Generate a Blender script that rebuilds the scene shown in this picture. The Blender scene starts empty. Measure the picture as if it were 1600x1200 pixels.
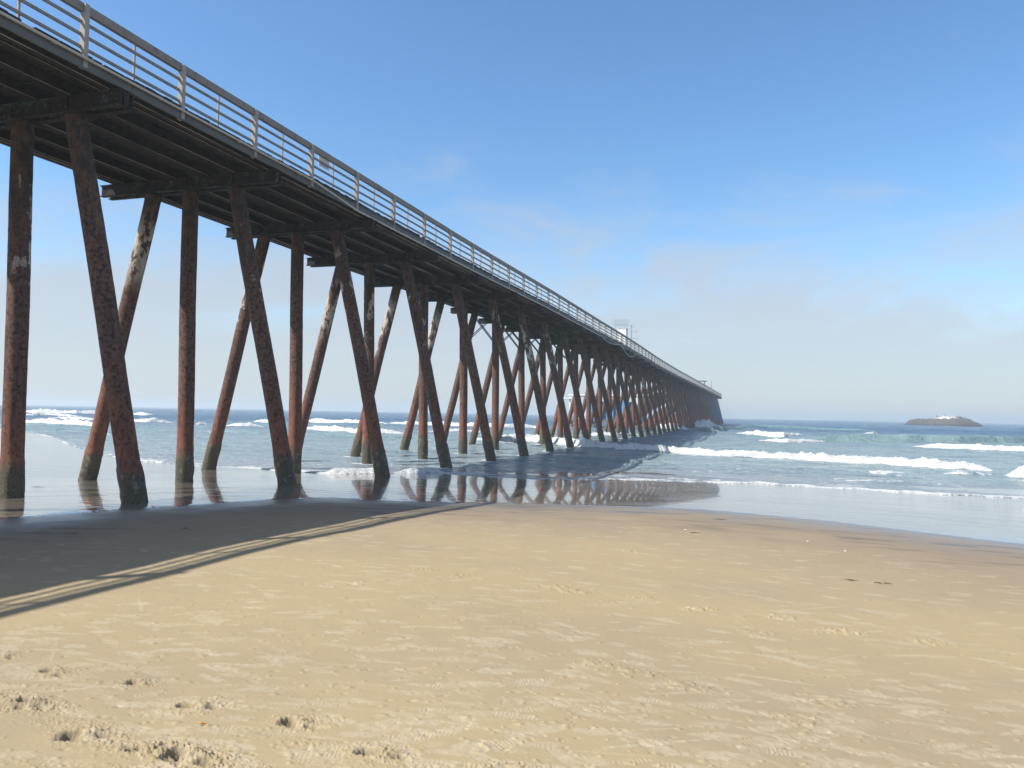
import bpy, bmesh, math, random
import numpy as np
from mathutils import Vector, Matrix
random.seed(7)
rng = np.random.default_rng(11)
scene = bpy.context.scene
COL = scene.collection

# ------------------------------------------------------------------ camera frame (metres; pier runs along +Y, sea is +Y)
F, EYE = 1200.0, 2.14
_a = np.array([0, 45.9, F]); _b = np.array([1, .0188, 0.0])
UP = np.cross(_a, _b); UP /= np.linalg.norm(UP)
if UP[1] > 0: UP = -UP
YD = np.array([388.0, 53.2, F]); YD /= np.linalg.norm(YD)
XD = np.cross(YD, UP)
def at(x, y, z):                       # point of the level z seen at (x, y) of the 1600x1200 photo
    c = np.array([x - 800, y - 600, F]); r = np.array([c @ XD, c @ YD, c @ UP])
    t = (z - EYE) / r[2]
    return np.array([0, 0, EYE]) + t * r

SEA = -0.33
# ------------------------------------------------------------------ small helpers
def link(name, me, mat=None, parent=None, kind=None):
    o = bpy.data.objects.new(name, me); COL.objects.link(o)
    if mat is not None and me is not None:
        if not me.materials: me.materials.append(mat)
    if parent is not None: o.parent = parent
    if kind: o['kind'] = kind
    return o
def tag(o, label=None, cat=None, group=None, kind=None):
    if label: o['label'] = label
    if cat: o['category'] = cat
    if group: o['group'] = group
    if kind: o['kind'] = kind
    return o
def empty(name, loc=(0, 0, 0), parent=None):
    o = bpy.data.objects.new(name, None); COL.objects.link(o); o.location = loc
    o.empty_display_size = .2
    if parent: o.parent = parent
    return o
class MB:
    def __init__(s): s.v, s.f, s.n = [], [], 0
    def add(s, vs, fs):
        b = s.n
        s.v += [tuple(p) for p in vs]; s.f += [[b + i for i in f] for f in fs]; s.n += len(vs)
    def box(s, x0, x1, y0, y1, z0, z1):
        vs = [(x, y, z) for z in (z0, z1) for y in (y0, y1) for x in (x0, x1)]
        s.add(vs, [(0, 2, 3, 1), (4, 5, 7, 6), (0, 1, 5, 4), (2, 6, 7, 3), (0, 4, 6, 2), (1, 3, 7, 5)])
    def prism_y(s, prof, y0, y1):      # closed profile in (x, z), pushed along Y; profile counter-clockwise seen from -Y
        n = len(prof)
        s.add([(x, y0, z) for x, z in prof] + [(x, y1, z) for x, z in prof],
              [tuple(range(n)), tuple(range(2 * n - 1, n - 1, -1))] + [(i, i + n, (i + 1) % n + n, (i + 1) % n) for i in range(n)])
    def prism_x(s, prof, x0, x1):      # closed profile in (y, z)
        n = len(prof)
        s.add([(x0, y, z) for y, z in prof] + [(x1, y, z) for y, z in prof],
              [tuple(range(n - 1, -1, -1)), tuple(range(n, 2 * n))] + [(i, (i + 1) % n, (i + 1) % n + n, i + n) for i in range(n)])
    def tube(s, pts, rad, n=8, caps=True):
        pts = [Vector(p) for p in pts]
        rads = rad if isinstance(rad, (list, tuple)) else [rad] * len(pts)
        b = s.n; up = Vector((0, 0, 1))
        for i, p in enumerate(pts):
            d = (pts[min(i + 1, len(pts) - 1)] - pts[max(i - 1, 0)]).normalized()
            u = d.cross(up)
            if u.length < .05: u = d.cross(Vector((1, 0, 0)))
            u.normalize(); w = u.cross(d)
            for k in range(n):
                a = 2 * math.pi * k / n
                s.v.append(tuple(p + (u * math.cos(a) + w * math.sin(a)) * rads[i]))
        for i in range(len(pts) - 1):
            for k in range(n):
                s.f.append([b + i * n + k, b + i * n + (k + 1) % n, b + (i + 1) * n + (k + 1) % n, b + (i + 1) * n + k])
        if caps:
            s.f.append([b + k for k in range(n)][::-1]); s.f.append([b + (len(pts) - 1) * n + k for k in range(n)])
        s.n = len(s.v)
    def mesh(s, name, smooth=False):
        me = bpy.data.meshes.new(name); me.from_pydata(s.v, [], s.f); me.update()
        bm = bmesh.new(); bm.from_mesh(me); bmesh.ops.recalc_face_normals(bm, faces=bm.faces); bm.to_mesh(me); bm.free()
        if smooth: me.polygons.foreach_set('use_smooth', [True] * len(me.polygons))
        return me
    def build(s, name, mat, parent=None, kind=None, smooth=False, bevel=0):
        o = link(name, s.mesh(name, smooth), mat, parent, kind)
        if bevel:
            b = o.modifiers.new('bevel', 'BEVEL'); b.width = bevel; b.segments = 2; b.limit_method = 'ANGLE'
        return o
def hash2(ix, iy, seed):
    h = (ix.astype(np.int64) * 374761393 + iy.astype(np.int64) * 668265263 + seed * 1442695041) & 0x7fffffff
    h = ((h ^ (h >> 13)) * 1274126177) & 0x7fffffff
    return ((h ^ (h >> 16)) & 0xffff) / 65535.0
def vn(x, y, seed=0):                  # smooth value noise 0..1
    ix = np.floor(x); iy = np.floor(y); fx = x - ix; fy = y - iy
    fx = fx * fx * fx * (fx * (fx * 6 - 15) + 10); fy = fy * fy * fy * (fy * (fy * 6 - 15) + 10)
    a = hash2(ix, iy, seed); b = hash2(ix + 1, iy, seed); c = hash2(ix, iy + 1, seed); d = hash2(ix + 1, iy + 1, seed)
    return (a * (1 - fx) + b * fx) * (1 - fy) + (c * (1 - fx) + d * fx) * fy
def fbm(x, y, seed=0, o=3):
    t = 0; a = .5; n = 0
    for k in range(o):
        t = t + a * vn(x * 2 ** k + 17.3 * k, y * 2 ** k - 9.1 * k, seed + k); n += a; a *= .5
    return t / n
def sstep(a, b, x):
    t = np.clip((x - a) / (b - a), 0, 1); return t * t * (3 - 2 * t)
def grid_mesh(name, X, Y, Z, attrs, wrap=False):
    nr, nc = X.shape
    me = bpy.data.meshes.new(name)
    co = np.empty((nr * nc, 3), np.float32); co[:, 0] = X.ravel(); co[:, 1] = Y.ravel(); co[:, 2] = Z.ravel()
    i = np.arange(nr - 1)[:, None] * nc; j = np.arange(nc if wrap else nc - 1)[None, :]; j2 = (j + 1) % nc
    q = np.stack([i + j, i + nc + j, i + nc + j2, i + j2], -1).reshape(-1, 4).astype(np.int32)
    q = q[:, ::-1]
    me.vertices.add(len(co)); me.vertices.foreach_set('co', co.ravel())
    me.loops.add(q.size); me.loops.foreach_set('vertex_index', np.ascontiguousarray(q).ravel())
    me.polygons.add(len(q)); me.polygons.foreach_set('loop_start', np.arange(0, q.size, 4, dtype=np.int32))
    me.polygons.foreach_set('use_smooth', np.ones(len(q), bool))
    me.update(calc_edges=True); me.validate()
    for k, v in attrs.items():
        a = me.attributes.new(k, 'FLOAT', 'POINT'); a.data.foreach_set('value', np.ascontiguousarray(v, np.float32).ravel())
    return me

# ------------------------------------------------------------------ node helpers
class NT:
    def __init__(s, name):
        s.m = bpy.data.materials.new(name); s.m.use_nodes = True
        s.t = s.m.node_tree; s.t.nodes.clear()
        s.out = s.t.nodes.new('ShaderNodeOutputMaterial')
    def n(s, typ, **kw):
        nd = s.t.nodes.new('ShaderNode' + typ)
        ins = kw.pop('ins', {})
        for k, v in kw.items(): setattr(nd, k, v)
        for k, v in ins.items(): s.set(nd.inputs[k], v)
        return nd
    def set(s, sock, v):
        if isinstance(v, bpy.types.NodeSocket): s.t.links.new(v, sock)
        else:
            if sock.type == 'RGBA' and isinstance(v, (tuple, list)) and len(v) == 3: v = (*v, 1)
            sock.default_value = v
    def geo(s, k='Position'): return s.n('NewGeometry').outputs[k]
    def attr(s, name, typ='GEOMETRY', out='Fac'): return s.n('Attribute', attribute_name=name, attribute_type=typ).outputs[out]
    def math(s, op, a, b=0.0, c=None, clamp=False):
        nd = s.n('Math', operation=op, use_clamp=clamp); s.set(nd.inputs[0], a); s.set(nd.inputs[1], b)
        if c is not None: s.set(nd.inputs[2], c)
        return nd.outputs[0]
    def vmul(s, v, k):
        nd = s.n('VectorMath', operation='MULTIPLY'); s.set(nd.inputs[0], v); s.set(nd.inputs[1], k); return nd.outputs[0]
    def noise(s, vec, scale, detail=3, rough=.55, dist=0, out='Fac'):
        nd = s.n('TexNoise'); s.set(nd.inputs['Vector'], vec); s.set(nd.inputs['Scale'], scale)
        s.set(nd.inputs['Detail'], detail); s.set(nd.inputs['Roughness'], rough); s.set(nd.inputs['Distortion'], dist)
        return nd.outputs[out]
    def ramp(s, f, a, b, lo=0.0, hi=1.0):
        nd = s.n('MapRange', interpolation_type='SMOOTHSTEP'); s.set(nd.inputs[0], f)
        for i, v in enumerate((a, b, lo, hi)): s.set(nd.inputs[1 + i], v)
        return nd.outputs[0]
    def mix(s, f, a, b):
        nd = s.n('Mix', data_type='RGBA'); s.set(nd.inputs['Factor'], f); s.set(nd.inputs[6], a); s.set(nd.inputs[7], b)
        return nd.outputs[2]
    def bump(s, h, strength=.5, dist=.02, normal=None):
        nd = s.n('Bump'); s.set(nd.inputs['Height'], h); s.set(nd.inputs['Strength'], strength); s.set(nd.inputs['Distance'], dist)
        if normal is not None: s.set(nd.inputs['Normal'], normal)
        return nd.outputs[0]
    def bsdf(s, color, rough=.8, normal=None, **kw):
        nd = s.n('BsdfPrincipled'); s.set(nd.inputs['Base Color'], color); s.set(nd.inputs['Roughness'], rough)
        if normal is not None: s.set(nd.inputs['Normal'], normal)
        for k, v in kw.items(): s.set(nd.inputs[k.replace('_', ' ')], v)
        return nd.outputs[0]
    def done(s, sh, vol=False):
        s.t.links.new(sh, s.out.inputs['Volume' if vol else 'Surface']); return s.m
    def xyz(s, v):
        nd = s.n('SeparateXYZ'); s.set(nd.inputs[0], v); return nd.outputs

# ------------------------------------------------------------------ materials
def mat_worn(name, base, dark, rough=.75, scale=6, stain=.5, bump=.3, spec=.3, metallic=0):
    t = NT(name); p = t.geo()
    n1 = t.noise(p, scale, 5, .65); n2 = t.noise(t.vmul(p, (1, 1, .35)), scale * .35, 4, .6)
    f = t.ramp(t.math('ADD', t.math('MULTIPLY', n1, .5), t.math('MULTIPLY', n2, .5)), .62 - stain * .25, .62 + .1)
    c = t.mix(f, base, dark)
    return t.done(t.bsdf(c, rough, t.bump(n1, bump, .01), Specular_IOR_Level=spec, Metallic=metallic))
M = {}
M['concrete'] = mat_worn('galvanised_post_paint', (.36, .34, .31), (.14, .135, .13), .8, 9, .5)
M['fascia'] = mat_worn('grey_channel_paint', (.135, .14, .14), (.06, .063, .066), .7, 5, .55)
M['rail'] = mat_worn('weathered_rail', (.25, .23, .21), (.11, .095, .085), .8, 8, .5)
M['pipe'] = mat_worn('pale_pipe', (.50, .48, .43), (.25, .24, .22), .55, 12, .3)
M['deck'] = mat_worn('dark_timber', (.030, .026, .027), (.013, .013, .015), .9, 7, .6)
def mat_girder():
    t = NT('rusty_girder'); p = t.geo(); z = t.xyz(p)[2]; nx = t.xyz(t.geo('Normal'))[0]
    n1 = t.noise(p, 5, 5, .65); n2 = t.noise(t.vmul(p, (1, .25, 1)), 2.0, 4, .6)
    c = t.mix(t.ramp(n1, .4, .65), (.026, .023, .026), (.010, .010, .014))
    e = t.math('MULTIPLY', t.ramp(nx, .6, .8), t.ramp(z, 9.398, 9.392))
    c = t.mix(t.math('MULTIPLY', e, t.ramp(n2, .35, .6, .25, 1)), c, (.52, .42, .33))  # lit flange tips painted into the colour along the +X lower edges
    return t.done(t.bsdf(c, .85, t.bump(n1, .4, .01), Specular_IOR_Level=.2))
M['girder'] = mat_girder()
M['white'] = mat_worn('white_paint', (.80, .79, .76), (.55, .52, .48), .6, 6, .2)
M['blue'] = mat_worn('blue_paint', (.10, .30, .55), (.10, .20, .30), .6, 4, .3)
M['dark'] = mat_worn('dark_metal', (.10, .11, .12), (.04, .04, .045), .6, 8, .4)
M['teal'] = mat_worn('teal_steel', (.010, .030, .042), (.008, .016, .022), .6, 8, .4)
M['butt'] = mat_worn('tan_filter', (.55, .27, .07), (.45, .22, .06), .8, 60, .2)
M['weed'] = mat_worn('dark_weed', (.035, .028, .018), (.015, .012, .01), .6, 40, .4)
M['shell'] = mat_worn('white_shell', (.82, .80, .76), (.6, .56, .5), .5, 60, .2)
M['wetsuit'] = mat_worn('black_wetsuit', (.012, .013, .016), (.008, .008, .01), .5, 9, .3)
M['feather_dark'] = mat_worn('dark_feathers', (.03, .028, .026), (.015, .015, .015), .7, 9, .3)
M['feather_white'] = mat_worn('white_feathers', (.75, .74, .71), (.5, .5, .5), .7, 9, .2)
M['hose'] = mat_worn('pale_hose', (.42, .44, .45), (.3, .32, .33), .5, 9, .3)

def mat_pile():
    t = NT('rusted_pile_steel'); p = t.geo(); z = t.xyz(p)[2]
    oi = t.n('ObjectInfo'); rnd = oi.outputs['Random']; colr = t.n('SeparateColor'); t.set(colr.inputs[0], oi.outputs['Color'])
    paint, blue = colr.outputs[0], colr.outputs[1]
    off = t.n('CombineXYZ'); t.set(off.inputs[0], t.math('MULTIPLY', rnd, 37.0)); t.set(off.inputs[2], t.math('MULTIPLY', rnd, 11.0))
    pv = t.n('VectorMath', operation='ADD'); t.set(pv.inputs[0], p); t.set(pv.inputs[1], off.outputs[0]); pv = pv.outputs[0]
    big = t.noise(t.vmul(pv, (1, 1, .45)), 1.3, 4, .6); fine = t.noise(pv, 11, 6, .7); mid = t.noise(t.vmul(pv, (1, 1, .6)), 4.5, 5, .65)
    zz = t.math('ADD', z, t.math('MULTIPLY', t.math('SUBTRACT', big, .5), 2.6))
    zz = t.math('ADD', zz, t.math('MULTIPLY', t.math('SUBTRACT', rnd, .5), 1.2))
    red = t.mix(t.ramp(mid, .35, .7), (.180, .080, .058), (.285, .118, .072))
    brown = t.mix(t.ramp(fine, .35, .68), (.190, .106, .078), (.066, .042, .036))
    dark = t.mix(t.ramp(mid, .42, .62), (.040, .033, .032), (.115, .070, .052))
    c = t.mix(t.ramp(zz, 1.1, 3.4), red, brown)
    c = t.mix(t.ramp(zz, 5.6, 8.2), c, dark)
    run = t.noise(t.vmul(pv, (7, 7, .35)), 1.6, 4, .6)
    c = t.mix(t.ramp(run, .50, .68, 0, .6), c, (.050, .034, .030))
    c = t.mix(t.ramp(run, .42, .30, 0, .35), c, (.30, .17, .12))
    # dark blisters in the rust, orange blooms
    c = t.mix(t.ramp(fine, .52, .64, 0, .85), c, (.040, .026, .023))
    c = t.mix(t.math('MULTIPLY', t.ramp(t.noise(pv, 3.6, 6, .75), .58, .68), t.ramp(zz, 4.6, 2.5, 0, .8)), c, (.36, .16, .05))
    # pale flaking paint on the upper half
    fl = t.math('ADD', t.noise(t.vmul(pv, (1, 1, .5)), 2.4, 6, .72), t.math('MULTIPLY', t.math('SUBTRACT', paint, .5), .36))
    fl = t.ramp(fl, .63, .65)
    band = t.math('MULTIPLY', t.ramp(zz, 4.8, 6.0), t.ramp(z, 8.7, 7.4))
    c = t.mix(t.math('MULTIPLY', fl, band), c, t.mix(t.ramp(mid, .3, .7), (.55, .51, .44), (.36, .29, .235)))
    # bluer colour on the outermost piles
    c = t.mix(t.math('MULTIPLY', blue, t.ramp(mid, .72, .5, .25, 1)), c, (.055, .15, .27))
    # barnacle and weed collar
    zc = t.math('ADD', z, t.math('MULTIPLY', t.math('SUBTRACT', t.noise(pv, 3.4, 7, .75), .5), 2.0))
    zc = t.math('SUBTRACT', zc, t.math('MULTIPLY', t.math('SUBTRACT', rnd, .5), .25))
    bar = t.ramp(zc, .95, .45)
    bc = t.mix(t.ramp(t.noise(pv, 24, 4, .7), .42, .62), (.125, .108, .070), (.050, .048, .038))
    bc = t.mix(t.ramp(t.noise(pv, 5, 3, .6), .55, .7), bc, (.21, .185, .125))
    c = t.mix(bar, c, bc)
    h = t.math('ADD', t.math('MULTIPLY', fine, .7), t.math('MULTIPLY', t.noise(pv, 38, 3, .6), .5))
    return t.done(t.bsdf(c, t.ramp(zc, .4, .9, .6, .85), t.bump(h, .9, .035), Specular_IOR_Level=.25))
M['pile'] = mat_pile()

def mat_cap():
    t = NT('rusty_cap_steel'); p = t.geo()
    n1 = t.noise(p, 5, 5, .65); n2 = t.noise(p, 2.2, 5, .7)
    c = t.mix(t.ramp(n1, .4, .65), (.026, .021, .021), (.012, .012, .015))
    c = t.mix(t.ramp(n2, .55, .62), c, (.040, .066, .068))
    c = t.mix(t.ramp(t.noise(p, 7, 5, .7), .62, .66), c, (.16, .145, .12))
    return t.done(t.bsdf(c, .85, t.bump(n1, .6, .02), Specular_IOR_Level=.2))
M['cap'] = mat_cap()

def mat_sand():
    t = NT('beach_sand'); p = t.geo(); d = t.attr('edge'); dry = t.attr('dry')
    n = t.noise(p, .55, 4, .6); f = t.noise(p, 160, 3, .7); damp = t.attr('damp'); m = t.noise(t.vmul(p, (1, 2.2, 1)), 3.0, 5, .65)
    de = t.math('ADD', d, t.math('MULTIPLY', t.math('SUBTRACT', n, .5), 3.2))
    c = t.mix(t.ramp(de, .5, 8.0), (.228, .186, .142), (.366, .291, .175))
    c = t.mix(t.ramp(de, -.2, 1.1), (.150, .130, .110), c)
    big = t.noise(t.vmul(p, (.6, 1.3, 1)), .22, 4, .6)
    c = t.mix(t.ramp(big, .42, .62, 0, .75), c, t.mix(.5, c, (.265, .222, .158)))
    c = t.mix(t.ramp(m, .45, .75, 0, .22), c, (.285, .242, .165))
    c = t.mix(t.ramp(n, .5, .72, 0, .35), c, (.315, .262, .175))
    c = t.mix(t.math('MULTIPLY', dry, t.ramp(t.noise(p, 22, 3, .6), .25, .6, .35, 1)), c, (.455, .388, .28))
    c = t.mix(t.math('MULTIPLY', damp, t.ramp(t.noise(p, 30, 3, .6), .3, .6, .45, .95)), c, (.17, .135, .095))
    c = t.mix(t.ramp(f, .35, .75, .10, -.02), c, (.16, .12, .08))
    st = t.noise(t.vmul(p, (.35, 1.5, 1)), 1.5, 5, .65)
    c = t.mix(t.math('MULTIPLY', t.ramp(st, .52, .60), t.math('MULTIPLY', t.ramp(de, 5.0, 1.5), t.ramp(de, .1, .6, 0, .7))), c, (.115, .105, .095))
    r = t.ramp(de, .0, 3.2, .30, .92)
    sp = t.ramp(de, .0, 3.0, .50, .12)
    h = t.math('ADD', t.math('MULTIPLY', f, .25), t.math('MULTIPLY', t.noise(p, 45, 4, .65), .6))
    h = t.math('ADD', h, t.math('MULTIPLY', m, 1.4))
    return t.done(t.bsdf(c, r, t.bump(h, t.ramp(de, .2, 4, .08, .42), .012), Specular_IOR_Level=sp))
M['sand'] = mat_sand()

def mat_film():
    t = NT('wet_sand_sheen'); p = t.geo()
    n = t.noise(p, .35, 3, .5)
    c = t.mix(n, (.19, .165, .13), (.25, .22, .175))
    r1 = t.noise(t.vmul(p, (.9, 1.6, 1)), 1.5, 3, .5); r2 = t.noise(t.vmul(p, (1, 1.5, 1)), 6.5, 2, .5)
    h = t.math('ADD', r1, t.math('MULTIPLY', r2, .30))
    r3 = t.ramp(t.math('ABSOLUTE', t.math('SUBTRACT', t.noise(t.vmul(p, (.16, 1.0, 1)), .9, 3, .5), .5)), .035, 0)
    h = t.math('ADD', h, t.math('MULTIPLY', r3, .55))
    calm = t.ramp(t.noise(p, .22, 2, .5), .38, .62, .16, .55)
    return t.done(t.bsdf(c, .07, t.bump(h, calm, .05), IOR=1.36, Specular_IOR_Level=.62, Coat_Weight=.6, Coat_Roughness=.03))
M['film'] = mat_film()

def mat_sea():
    t = NT('surf_water'); p = t.geo(); foam = t.attr('foam'); deep = t.attr('deep'); tq = t.attr('tq')
    c = t.mix(deep, (.265, .305, .335), (.050, .120, .200))
    c = t.mix(tq, c, (.205, .365, .345))
    c = t.mix(t.ramp(t.noise(t.vmul(p, (.4, 1, 1)), .25, 4, .6), .4, .7, 0, .45), c, t.mix(deep, (.150, .205, .240), (.024, .070, .135)))
    c = t.mix(t.ramp(t.noise(t.vmul(p, (.35, 1, 1)), 1.1, 4, .65), .50, .68, 0, .55), c, t.mix(deep, (.120, .170, .195), (.020, .062, .125)))
    b1 = t.noise(t.vmul(p, (.55, 1.5, 1)), .9, 4, .6); b2 = t.noise(t.vmul(p, (.8, 1.4, 1)), 4.2, 4, .6)
    h = t.math('ADD', b1, t.math('MULTIPLY', b2, .45))
    nm = t.bump(h, t.ramp(deep, 0, 1, .85, 1.0), .62)
    water = t.bsdf(c, t.ramp(deep, 0, 1, .12, .22), nm, IOR=1.33, Specular_IOR_Level=.5)
    fn = t.noise(t.vmul(p, (1, 1.3, 1)), 2.1, 7, .72); fb = t.noise(p, 9, 4, .7)
    fm = t.math('ADD', foam, t.math('MULTIPLY', t.math('SUBTRACT', fn, .5), 1.9))
    fm = t.ramp(fm, .42, .62)
    fc = t.mix(t.ramp(t.math('ADD', t.math('MULTIPLY', fb, .5), t.math('MULTIPLY', t.noise(p, 3.5, 6, .7), .5)), .36, .56), (.36, .42, .46), (.76, .775, .78))
    fo = t.bsdf(fc, .85, t.bump(fn, .9, .35), Specular_IOR_Level=.2)
    mx = t.n('MixShader'); t.set(mx.inputs[0], fm); t.set(mx.inputs[1], water); t.set(mx.inputs[2], fo)
    return t.done(mx.outputs[0])
M['sea'] = mat_sea()

def mat_rock():
    t = NT('guano_rock'); p = t.geo(); z = t.xyz(p)[2]
    n = t.noise(p, .35, 6, .65); n2 = t.noise(p, 1.3, 5, .7)
    c = t.mix(t.ramp(n2, .35, .65), (.050, .046, .044), (.125, .105, .090))
    c = t.mix(t.ramp(z, 1.0, .3), c, (.035, .033, .032))
    g = t.attr('guano')
    g = t.math('ADD', g, t.math('MULTIPLY', t.math('SUBTRACT', t.noise(p, .6, 6, .7), .5), 2.2))
    c = t.mix(t.ramp(g, .5, .68), c, (.66, .63, .58))
    return t.done(t.bsdf(c, .9, t.bump(n2, .8, .4), Specular_IOR_Level=.2))
M['rock'] = mat_rock()

def mat_sign():
    t = NT('printed_notice'); tc = t.n('TexCoord').outputs['Generated']; s = t.xyz(tc)
    w = t.math('FRACT', t.math('MULTIPLY', s[2], 7.0)); ln = t.math('MULTIPLY', t.ramp(w, .55, .60), t.ramp(t.noise(t.vmul(tc, (1, 16, 9)), 2.0, 2, .5), .42, .5))
    ln = t.math('MULTIPLY', ln, t.math('MULTIPLY', t.ramp(s[1], .06, .1), t.ramp(s[1], .95, .9)))
    return t.done(t.bsdf(t.mix(t.math('MULTIPLY', ln, .55), (.70, .70, .67), (.30, .30, .32)), .7))
M['sign'] = mat_sign()

# ------------------------------------------------------------------ shore geometry (world metres)
EDGE = np.array([at(x, y, 0)[:2] for x, y in [(0, 812), (100, 805), (200, 796), (300, 790), (430, 781), (520, 778), (600, 783), (700, 786), (800, 787),
        (900, 790), (1000, 793), (1100, 797), (1200, 806), (1300, 816), (1400, 828), (1500, 840), (1600, 852)]])
EDGE = np.vstack([[(-30, -60), (-17.5, -8), (-14.4, 5)], EDGE, [(7.5, 13.6), (14, 10), (60, -6), (300, -60)]])
EDGE = np.vstack([EDGE])
def edge_dist(x, y):                   # + on the dry side, - over the wet flat
    best = np.full(x.shape, 1e18); sgn = np.ones(x.shape)
    for (ax, ay), (bx, by) in zip(EDGE[:-1], EDGE[1:]):
        dx, dy = bx - ax, by - ay; L2 = dx * dx + dy * dy
        t = np.clip(((x - ax) * dx + (y - ay) * dy) / L2, 0, 1)
        px, py = x - ax - t * dx, y - ay - t * dy
        d2 = px * px + py * py
        m = d2 < best
        best = np.where(m, d2, best); sgn = np.where(m, np.sign(dy * px - dx * py), sgn)
    return np.sqrt(best) * sgn
def film_z(d): return SEA * sstep(0, 13.5, -d)
def bed_z(d):
    land = .75 * (1 - np.exp(-np.maximum(d, 0) / 16)) + .012 * np.maximum(d - 40, 0) ** .8
    wet = film_z(d) - np.minimum(.05, .047 * np.maximum(-d, 0)) - .0 * d
    wet = wet - sstep(13, 22, -d) * 1.2
    return np.where(d > 0, land, wet)
SHORE_PX = [(20, 671), (62, 678), (82, 684), (98, 690), (128, 702), (170, 712), (220, 719), (280, 725), (330, 729), (400, 731), (450, 736), (510, 741), (570, 742), (620, 741), (660, 739),
            (700, 740), (760, 744), (850, 751), (950, 748), (1030, 750), (1100, 752), (1200, 757), (1300, 762), (1400, 768), (1500, 772), (1600, 778)]
SH = np.array([at(x, y, SEA + .03)[:2] for x, y in SHORE_PX])
SHA = np.arctan2(SH[:, 0], SH[:, 1]); SHR = np.hypot(SH[:, 0], SH[:, 1])
SHA = np.concatenate([[-2.2, -1.3, -1.05], SHA, [SHA[-1] + .25, 1.1, 1.35, 2.2]])
SHR = np.concatenate([[400, 140, 92], SHR, [30.0, 30, 45, 300]])
o_ = np.argsort(SHA); SHA, SHR = SHA[o_], SHR[o_]
def shore_r(a): return np.interp(a, SHA, SHR)

AZ_D = np.radians(np.arange(-57, 23, .075))
def azs(dense, lo=-180, hi=180, step=2.0):
    a = np.degrees(dense); left = np.arange(lo, a[0] - .5, step); right = np.arange(a[-1] + 1, hi - .01, step)
    return np.radians(np.concatenate([left, a, right]))

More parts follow.
